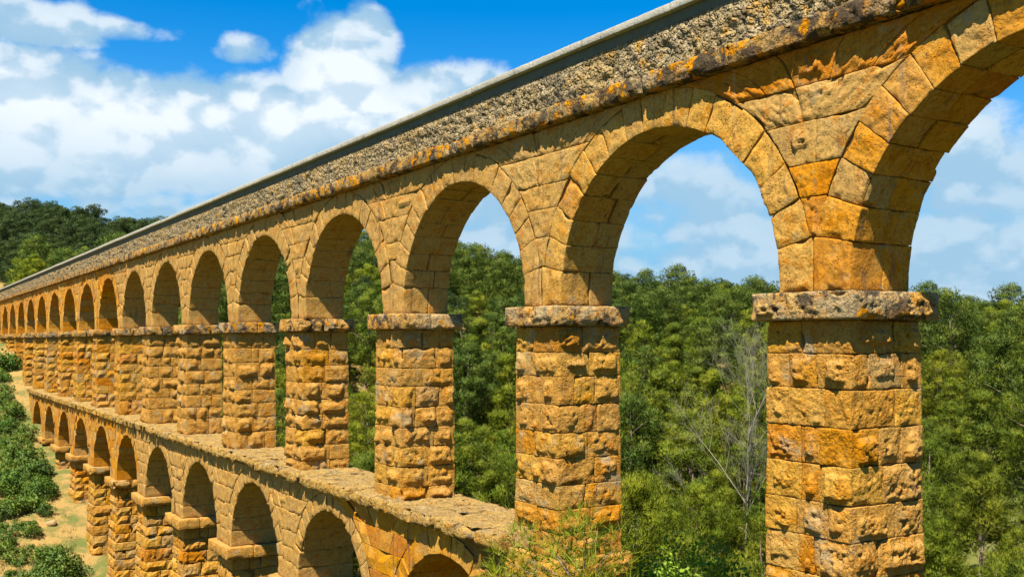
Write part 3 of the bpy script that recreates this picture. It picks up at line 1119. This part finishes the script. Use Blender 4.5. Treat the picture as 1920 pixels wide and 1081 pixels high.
# ------------------------------------------------------------------ plants
def needles(centres, sizes, nt, nb, rs, blen, bwid, squash=0.75, up=0.6):
    """tufts of needle blades over the surface of foliage clumps"""
    k = len(centres)
    c = np.repeat(centres, nt, 0); s = np.repeat(sizes, nt)
    d = rs.normal(size=(k * nt, 3)); d[:, 2] = d[:, 2] + 0.25
    d /= np.linalg.norm(d, axis=1, keepdims=True)
    p = c + d * (s * rs.uniform(0.45, 1.0, k * nt))[:, None] * np.array([1, 1, squash])
    ax = d * 0.8 + np.array([0, 0, up]) + rs.normal(size=d.shape) * 0.3
    ax /= np.linalg.norm(ax, axis=1, keepdims=True)
    p = np.repeat(p, nb, 0); ax = np.repeat(ax, nb, 0)
    b = ax + rs.normal(size=ax.shape) * 0.5
    b /= np.linalg.norm(b, axis=1, keepdims=True)
    w = np.cross(b, rs.normal(size=b.shape)); w /= np.linalg.norm(w, axis=1, keepdims=True) + 1e-9
    ln = rs.uniform(0.65, 1.3, len(b))[:, None] * blen
    v0 = p - w * bwid / 2; v1 = p + w * bwid / 2; v2 = p + b * ln
    V = np.stack([v0, v1, v2], 1).reshape(-1, 3)
    nrm = np.repeat(d, nb, 0) + rs.normal(size=b.shape) * 0.28
    nrm /= np.linalg.norm(nrm, axis=1, keepdims=True)
    return V, np.arange(len(V)).reshape(-1, 3), np.repeat(nrm, 3, 0)


def leaf_mesh(name, V, F, nrm):
    me = make_mesh(name, V, F, True)
    me.normals_split_custom_set_from_vertices([tuple(n) for n in nrm])
    return me


def pine(name, seed, H, R, mat, ncl=48, nt=100, nb=8, blen=0.23, bwid=0.032, shape='round', base=0.28, limb=1.0):
    rs = np.random.RandomState(seed)
    root = empty(name)
    lean = rs.uniform(-0.06, 0.06, 2) * H
    C, S = [], []
    tries = 0
    while len(C) < ncl and tries < 20000:
        tries += 1
        t = rs.uniform(base, 1.0)
        q = (t - base) / (1 - base)
        if shape == 'round':
            env = R * math.sqrt(max(0.05, 1 - (2 * q - 0.85) ** 2 * 0.75)) * (1 if q < 0.92 else 0.55)
        else:
            env = R * (1.08 - q) ** 0.75
        ang = rs.uniform(0, 2 * math.pi)
        env *= 0.8 + 0.3 * math.sin(ang * 2 + seed) * math.cos(ang + q * 5 + seed * 2)
        rad = env * math.sqrt(rs.uniform(0.12, 1.0))
        s = rs.uniform(0.46, 0.86) * (R / 2.4)
        c = np.array([math.cos(ang) * rad + lean[0] * t, math.sin(ang) * rad + lean[1] * t, t * H - s * 0.4])
        if any(np.linalg.norm(c - c2) < 0.62 * (s + s2) for c2, s2 in zip(C, S)):
            if rs.uniform() > 0.12: continue
        C.append(c); S.append(s)
    C = np.array(C); S = np.array(S)
    V, F, nm = needles(C, S, nt, nb, rs, blen, bwid)
    obj('crown', leaf_mesh('crown', V, F, nm), mat, root)
    J = Joined()
    zs = np.linspace(-0.6, H * 0.93, 7)
    path = [(lean[0] * z / H + 0.12 * math.sin(z + seed), lean[1] * z / H + 0.12 * math.cos(z * 0.8 + seed), z) for z in zs]
    J.add(*tube(path, np.linspace(0.022 * H * (limb * 0.5 + 0.5), 0.02 * limb, 7), 6))
    for c, s in list(zip(C, S))[::2]:
        zt = max(0.15 * H, c[2] - 0.45 * math.hypot(c[0], c[1]) - 0.3)
        st = np.array([lean[0] * zt / H, lean[1] * zt / H, zt])
        J.add(*tube([st, (st + c) / 2 + np.array([0, 0, 0.12]), c], [0.035 * limb, 0.025 * limb, 0.01 * limb], 4))
    obj('trunk', J.mesh('trunk', True), M_BARK, root)
    return root


def leafy(name, seed, H, R, mat, n=26, nt=120, leaf=0.09, lift=0.0):
    """broad-leaved bush: leaf quads over clumps"""
    rs = np.random.RandomState(seed)
    root = empty(name)
    C, S = [], []
    for k in range(n):
        a = rs.uniform(0, 2 * math.pi); rd = R * math.sqrt(rs.uniform(0, 1)) * 0.8
        hz = H * (0.12 + 0.75 * rs.uniform() * math.sqrt(max(0.1, 1 - (rd / R) ** 2)))
        C.append((math.cos(a) * rd, math.sin(a) * rd, hz + lift)); S.append(rs.uniform(0.22, 0.4) * R)
    C = np.array(C); S = np.array(S)
    c = np.repeat(C, nt, 0); s = np.repeat(S, nt)
    d = rs.normal(size=c.shape); d[:, 2] += 0.3; d /= np.linalg.norm(d, axis=1, keepdims=True)
    p = c + d * (s * rs.uniform(0.5, 1.05, len(s)))[:, None]
    p[:, 2] = np.maximum(p[:, 2], 0.02)
    u = rs.normal(size=d.shape) + d * 0.7; u /= np.linalg.norm(u, axis=1, keepdims=True)
    w = np.cross(u, d + rs.normal(size=d.shape) * 0.6); w /= np.linalg.norm(w, axis=1, keepdims=True) + 1e-9
    l = (rs.uniform(0.6, 1.35, len(s)) * leaf)[:, None]
    V = np.stack([p, p + u * l * 0.5 + w * l * 0.32, p + u * l, p + u * l * 0.5 - w * l * 0.32], 1).reshape(-1, 3)
    nm = d + rs.normal(size=d.shape) * 0.3; nm /= np.linalg.norm(nm, axis=1, keepdims=True)
    obj('foliage', leaf_mesh('foliage', V, np.arange(len(V)).reshape(-1, 4), np.repeat(nm, 4, 0)), mat, root)
    J = Joined()
    for cc in C[::2]:
        J.add(*tube([(0, 0, lift * 0.9 - 0.3), np.array([0, 0, lift * 0.45]) + np.array(cc) * 0.5, cc], [0.04, 0.025, 0.008], 4))
    if lift > 0:
        J.add(*tube([(0, 0, -0.4), (0.1, 0.05, lift * 0.5), (0, 0, lift + 0.4)], [0.16, 0.12, 0.07], 6))
    obj('stem', J.mesh('stem', True), M_BARK, root)
    return root


def bare_tree(name, seed, H):
    rs = np.random.RandomState(seed)
    root = empty(name)
    J = Joined(); JT = Joined()

    def grow(p, d, ln, r0, lev):
        q = p + d * ln * 0.5 + rs.normal(size=3) * 0.05 * ln
        e = p + d * ln
        (JT if lev == 0 else J).add(*tube([p, q, e], [r0, r0 * 0.75, r0 * 0.5], 5 if lev < 2 else 3))
        if lev >= 4: return
        for k in range(13 if lev == 0 else (6 if lev < 3 else 5)):
            t = rs.uniform(0.3, 1.0)
            nd = d + rs.normal(size=3) * (0.5 if lev else 0.45); nd[2] += 0.3
            nd /= np.linalg.norm(nd)
            grow(p + d * ln * t, nd, ln * rs.uniform(0.42, 0.62), max(0.004, r0 * 0.45), lev + 1)
    grow(np.array([0, 0, -0.4]), np.array([0.04, 0, 1.0]), H * 0.8, 0.07, 0)
    obj('trunk', JT.mesh('trunk', True), M_TWIG, root)
    obj('twigs', J.mesh('twigs', True), M_TWIG, root)
    return root


PROTO = [pine('pine_tree', 21, 7.2, 2.5, M_PINE), pine('pine_tree', 22, 6.6, 2.1, M_PINE, 40, shape='cone'), pine('pine_tree', 23, 8.2, 2.9, M_PINE, 56),
         pine('pine_tree', 24, 6.8, 2.7, M_PINE, 48), pine('pine_tree', 25, 7.6, 2.3, M_PINE, 46, shape='cone', base=0.2)]
PROTO_N = [pine('pine_tree', 41, 7.0, 2.5, M_PINE, 44, 135, 9, 0.19, 0.021), pine('pine_tree', 42, 6.4, 2.1, M_PINE, 38, 135, 9, 0.18, 0.020, 'cone'), pine('pine_tree', 43, 7.8, 2.8, M_PINE, 52, 135, 9, 0.20, 0.022),
           pine('pine_tree', 44, 5.6, 2.0, M_PINE, 34, 135, 9, 0.17, 0.020, 'cone', 0.15)]
PROTO_D = [pine('pine_tree', 31, 7.6, 2.7, M_DARK, 48), pine('pine_tree', 32, 8.8, 3.0, M_DARK, 54, base=0.35), pine('pine_tree', 33, 6.6, 2.4, M_DARK, 42)]
PROTO_H = [pine('pine_tree', 35, 8.4, 2.9, M_HILL, 50, base=0.35), pine('pine_tree', 36, 7.2, 2.5, M_HILL, 44)]
used = set()


def place(proto, x, y, s, rz, label, cat, group, z=None, tilt=0.0, sz=None):
    if proto.name not in used:
        used.add(proto.name); o = proto
    else:
        o = copy_tree(proto)
    o.location = (x, y, (float(terrain(x, y)[0]) if z is None else z) - 0.12)
    o.scale = (s, s, s if sz is None else sz)
    o.rotation_euler = (tilt, 0, rz)
    tag(o, label, cat, group)
    return o


def in_view(x, y, z, m=70):
    v = np.array([x - CAMX, y - CAMY, z])
    f = v @ FW
    if f < 3: return None
    px = 960 + FPX * (v @ RT) / f; py = 639 - FPX * z / f
    return (px, py, f) if (-m - 300 / f * 20 < px < 1920 + m + 300 / f * 20) else None


def forest():
    r = random.Random(77)
    spots = []
    y = 5.5
    while y < 175:
        x = -262.0
        dist_step = 4.2 if y < 45 else 5.2
        while x < 30:
            xx, yy = x + r.uniform(-1.7, 1.7), y + r.uniform(-1.7, 1.7)
            x += dist_step
            z = float(terrain(xx, yy, False)[0])
            v = in_view(xx, yy, z + 6)
            if v is None or yy < 4.8: continue
            if 1150 < v[0] < 1420 and v[2] < 34: continue
            # ridge behind which nothing shows
            if v[1] > 1350: continue
            spots.append((v[2], xx, yy, z, v))
        y += dist_step
    # wood to the left above the end of the aqueduct, on the camera's side of it too
    yy = -22.0
    while yy < 5:
        x = -250.0
        while x < -150:
            xx, y2 = x + r.uniform(-1.6, 1.6), yy + r.uniform(-1.6, 1.6)
            x += 4.4
            if -3.5 < y2 < 5 and xx > -205: continue
            z = float(terrain(xx, y2, False)[0])
            v = in_view(xx, y2, z + 6, 30)
            if v is None: continue
            if y2 < 0 and xx > -172: continue
            spots.append((v[2], xx, y2, z, v))
        yy += 4.4
    # only trees that rise above the ground in front of them matter; sort by size in the picture
    vis = []
    for (f, x, y, z, v) in spots:
        ok = False
        for top in (7.0, 5.0):
            t = np.linspace(0.25, 0.93, 22)
            gy = CAMY + (y - CAMY) * t
            g = terrain(CAMX + (x - CAMX) * t, gy, False) + np.where((gy > 8) & (t < 0.9), 4.0, 0.0)
            ok = bool((g <= (z + top) * t).all())
            if ok: break
        if ok: vis.append((f, x, y, z, v))
    vis.sort()
    print('trees seen', len(vis), 'of', len(spots))
    rest = {0: [], 1: [], 2: [], 3: []}
    n = 0
    for (f, x, y, z, v) in vis:
        left_hill = x < -150 and y < 60
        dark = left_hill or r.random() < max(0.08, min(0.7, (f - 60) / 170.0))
        sc = r.uniform(0.7, 1.35)
        if n < 285:
            px, py = v[0], v[1]
            if px > 1735: wh = 'right of the nearest pier'
            elif px > 1435: wh = 'behind the nearest pier'
            elif px > 1165: wh = 'between the nearest pier and the second'
            elif px > 955: wh = 'behind the second pier'
            elif px > 855: wh = 'between the second pier and the third'
            elif px > 690: wh = 'behind the third pier'
            elif px > 655: wh = 'between the third pier and the fourth'
            elif px > 525: wh = 'behind the fourth pier'
            else: wh = 'seen through the far arches'
            ht = 'on the skyline' if py < 560 else ('in mid slope' if py < 760 else ('low down' if py < 960 else 'at the bottom edge'))
            if left_hill:
                lab, grp = 'dark green pine in the wood on the hill above the far end of the aqueduct', 'pines on the hill at the far end'
            elif dark:
                lab, grp = 'dark green forest pine %s, %s' % (ht, wh), 'dark pines %s, %s' % (ht, wh)
            else:
                lab, grp = 'light yellowish green forest pine %s, %s' % (ht, wh), 'light pines %s, %s' % (ht, wh)
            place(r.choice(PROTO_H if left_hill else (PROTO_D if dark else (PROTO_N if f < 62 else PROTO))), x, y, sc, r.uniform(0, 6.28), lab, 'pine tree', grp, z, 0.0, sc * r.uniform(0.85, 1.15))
            n += 1
        else:
            rest[r.choice([0, 1, 1, 2]) if not left_hill else r.choice([0, 0, 0, 3])].append((x, y, z - 0.1, r.uniform(0, 6.28), sc))
    return rest


rest = forest()


def far_wood(rest):
    """the rest of the wood, one mass of trees"""
    pts = [(p, k) for k in rest for p in rest[k]]
    if not pts: return
    me = bpy.data.meshes.new('far_wood')
    me.from_pydata([p[:3] for p, k in pts], [], [])
    for nm, vals, ty in (('rot', [p[3] for p, k in pts], 'FLOAT'), ('siz', [p[4] for p, k in pts], 'FLOAT'), ('pick', [k for p, k in pts], 'INT')):
        me.attributes.new(nm, ty, 'POINT').data.foreach_set('value', vals)
    o = obj('far_wood', me)
    tag(o, 'dense far wood of dark pines covering the ridge behind', 'wood', None, 'stuff')
    ng = bpy.data.node_groups.new('far_wood', 'GeometryNodeTree')
    ng.interface.new_socket('Geometry', in_out='INPUT', socket_type='NodeSocketGeometry')
    ng.interface.new_socket('Geometry', in_out='OUTPUT', socket_type='NodeSocketGeometry')
    N, Lk = ng.nodes, ng.links
    gi, go = N.new('NodeGroupInput'), N.new('NodeGroupOutput')
    join = N.new('GeometryNodeJoinGeometry')

    def attr(nm, ty):
        a = N.new('GeometryNodeInputNamedAttribute'); a.data_type = ty; a.inputs[0].default_value = nm
        return [s for s in a.outputs if s.enabled][0]
    pick = attr('pick', 'INT'); rot = attr('rot', 'FLOAT'); siz = attr('siz', 'FLOAT')
    for k in range(4):
        src = [PROTO_H[0], PROTO_D[1], PROTO[0], PROTO_H[1]][k]
        crown = [c for c in src.children if c.name.startswith('crown')][0]
        oi = N.new('GeometryNodeObjectInfo'); oi.inputs['Object'].default_value = crown; oi.transform_space = 'ORIGINAL'
        iop = N.new('GeometryNodeInstanceOnPoints')
        cmp_ = N.new('FunctionNodeCompare'); cmp_.data_type = 'INT'; cmp_.operation = 'EQUAL'
        Lk.new(pick, cmp_.inputs[2]); cmp_.inputs[3].default_value = k
        cx = N.new('ShaderNodeCombineXYZ'); Lk.new(rot, cx.inputs[2])
        Lk.new(gi.outputs[0], iop.inputs['Points']); Lk.new(cmp_.outputs[0], iop.inputs['Selection'])
        Lk.new(oi.outputs['Geometry'], iop.inputs['Instance']); Lk.new(cx.outputs[0], iop.inputs['Rotation']); Lk.new(siz, iop.inputs['Scale'])
        Lk.new(iop.outputs[0], join.inputs[0])
    Lk.new(join.outputs[0], go.inputs[0])
    md = o.modifiers.new('far_wood', 'NODES'); md.node_group = ng


far_wood(rest)


def at(px, py, f):
    """world point at forward distance f behind pixel (px, py) of the photograph"""
    p = FW * f + RT * ((px - 960) / FPX * f) + UP * ((639 - py) / FPX * f)
    return p[0] + CAMX, p[1] + CAMY, p[2]


def near_plants():
    def stand(px, ptop, f):
        x, y, z = at(px, ptop, f)
        return x, y, float(terrain(x, y)[0]), z
    x, y, g, t = stand(1392, 612, 62)
    b = bare_tree('bare_tree', 4, (t - g) * 0.78)
    place(b, x, y, 1.0, 0.4, 'grey bare leafless tree among green pines left of the nearest pier', 'bare tree', None, g)
    x, y, g, t = stand(1275, 985, 27)
    gb = leafy('leafy_tree', 3, 3.4, 2.1, M_BRIGHT, 40, 200, 0.11, max(0.5, t - g - 3.2))
    place(gb, x, y, 1.0, 0.0, 'bright green leafy tree top at the bottom edge right of the second pier', 'tree', None, g)
    # young pine standing close to the camera, its top in front of the second pier
    x, y, g, t = stand(1060, 925, 9.5)
    H = t - g
    yp = pine('young_pine', 61, H, 0.95, M_PINE, 76, 17, 7, 0.12, 0.008, 'round', 1 - 1.6 / H, 0.25)
    place(yp, x, y, 1.0, 0.7, 'wispy young pine top in front of the second pier', 'pine tree', None, g)


def dry_grass():
    """tufts of dry grass over the bare slope at the left"""
    rs = np.random.RandomState(3)
    n = 5200
    x = rs.uniform(-140, -52, n); y = rs.uniform(-13, -0.9, n)
    keep = fbm(np.stack([x / 3.0, y / 3.0, 0 * x], -1), 12, 2) > -0.15
    x, y = x[keep], y[keep]
    z = terrain(x, y)
    base = np.repeat(np.stack([x, y, z - 0.03], -1), 9, 0)
    k = len(base)
    p = base + np.concatenate([rs.normal(size=(k, 2)) * 0.12, np.zeros((k, 1))], 1)
    d = rs.normal(size=(k, 3)) * 0.45; d[:, 2] = 1; d /= np.linalg.norm(d, axis=1, keepdims=True)
    w = np.cross(d, rs.normal(size=(k, 3))); w /= np.linalg.norm(w, axis=1, keepdims=True)
    l = rs.uniform(0.12, 0.42, k)[:, None]
    V = np.stack([p - w * 0.022, p + w * 0.022, p + d * l], 1).reshape(-1, 3)
    o = obj('dry_grass', make_mesh('dry_grass', V, np.arange(len(V)).reshape(-1, 3), False), M_GRASS)
    tag(o, 'short dry grass tufts on the bare earth slope at the left', 'grass', None, 'stuff')


dry_grass()
near_plants()


def ground_hit(px, py):
    """where the line of sight through a pixel of the photograph meets the ground"""
    d = direction(px, py)
    t = np.linspace(20, 240, 900)
    g = terrain(CAMX + d[0] * t, CAMY + d[1] * t, False)
    k = np.nonzero(g > d[2] * t)[0]
    return None if len(k) == 0 else (CAMX + d[0] * t[k[0]], CAMY + d[1] * t[k[0]])


def slope_plants():
    r = random.Random(41)
    S = [leafy('shrub', 51, 1.3, 1.3, M_BUSH, 16, 95, 0.17), leafy('shrub', 52, 0.9, 1.0, M_BUSH, 11, 90, 0.15), leafy('shrub', 53, 1.9, 1.4, M_BUSH, 18, 100, 0.18), leafy('shrub', 54, 0.7, 1.2, M_BUSH, 9, 80, 0.15)]
    regions = [((0, 845, 118, 905), 26, 'in the thicket left of the lower piers', 'thicket left of the lower piers', 0.85),
               ((0, 890, 85, 970), 20, 'in the thicket left of the lower piers', 'thicket left of the lower piers', 0.8),
               ((0, 1030, 185, 1130), 34, 'in the bottom left corner before the lower piers', 'shrubs in the bottom left corner', 0.75),
               ((0, 975, 60, 1035), 13, 'on the bare earth between the two thickets at the left', 'shrubs between the thickets', 0.6),
               ((0, 670, 30, 700), 5, 'at the left edge level with the far upper piers', 'shrubs level with the far upper piers', 1.3),
               ((0, 700, 46, 755), 22, 'at the far foot of the upper piers', 'shrubs at the foot of the far upper piers', 0.8),
               ((0, 755, 66, 845), 30, 'beside the far end of the lower tier', 'shrubs beside the far end of the lower tier', 0.7)]
    spots = []
    for (x0, y0, x1, y1), cnt, where, grp, sz in regions:
        k = tries = 0
        while k < cnt and tries < 400:
            tries += 1
            h = ground_hit(r.uniform(x0, x1), r.uniform(y0, y1))
            if h is None or -1.5 < h[1] < 3.2 and h[0] > -127: continue
            if any((h[0] - a) ** 2 + (h[1] - b) ** 2 < 0.9 for a, b in spots): continue
            spots.append((h[0], h[1])); k += 1
            place(r.choice(S), h[0], h[1], r.uniform(0.5, 1.4) * sz, r.uniform(0, 6.28), 'green shrub ' + where, 'shrub', grp)
    # loose pale rocks
    k = 0
    while k < 26:
        x = r.uniform(-135, -62); y = r.uniform(-8, -1.8)
        z = float(terrain(x, y)[0])
        if in_view(x, y, z, 0) is None: continue
        s = r.uniform(0.25, 0.6)
        V, F = hexblock((s * 1.5, s, s * 0.8), 0.12, 700 + k, lambda P: P + np.array([-s * .75, -s * .5, -s * .3]), {'top': (0.05, 0.05), 'front': (0.05, 0.05)}, (), s * 0.3, 0.05, 0.6)
        o = obj('rock', make_mesh('rock', V, F), M_ROCK, None, (x, y, z))
        o.rotation_euler = (r.uniform(-.2, .2), r.uniform(-.2, .2), r.uniform(0, 6))
        tag(o, 'small pale rock lying on the earth slope at the left', 'rock', 'loose rocks on the slope')
        k += 1


slope_plants()
# patterns that were not set out yet stand among the far trees too
for p in PROTO + PROTO_D + PROTO_N + PROTO_H:
    if p.name not in used and rest[0]:
        q = rest[0].pop()
        place(p, q[0], q[1], q[4], q[3], 'dark green pine in the wood on the hill above the far end of the aqueduct', 'pine tree', 'pines on the hill at the far end', q[2])
print('stones', COUNT)
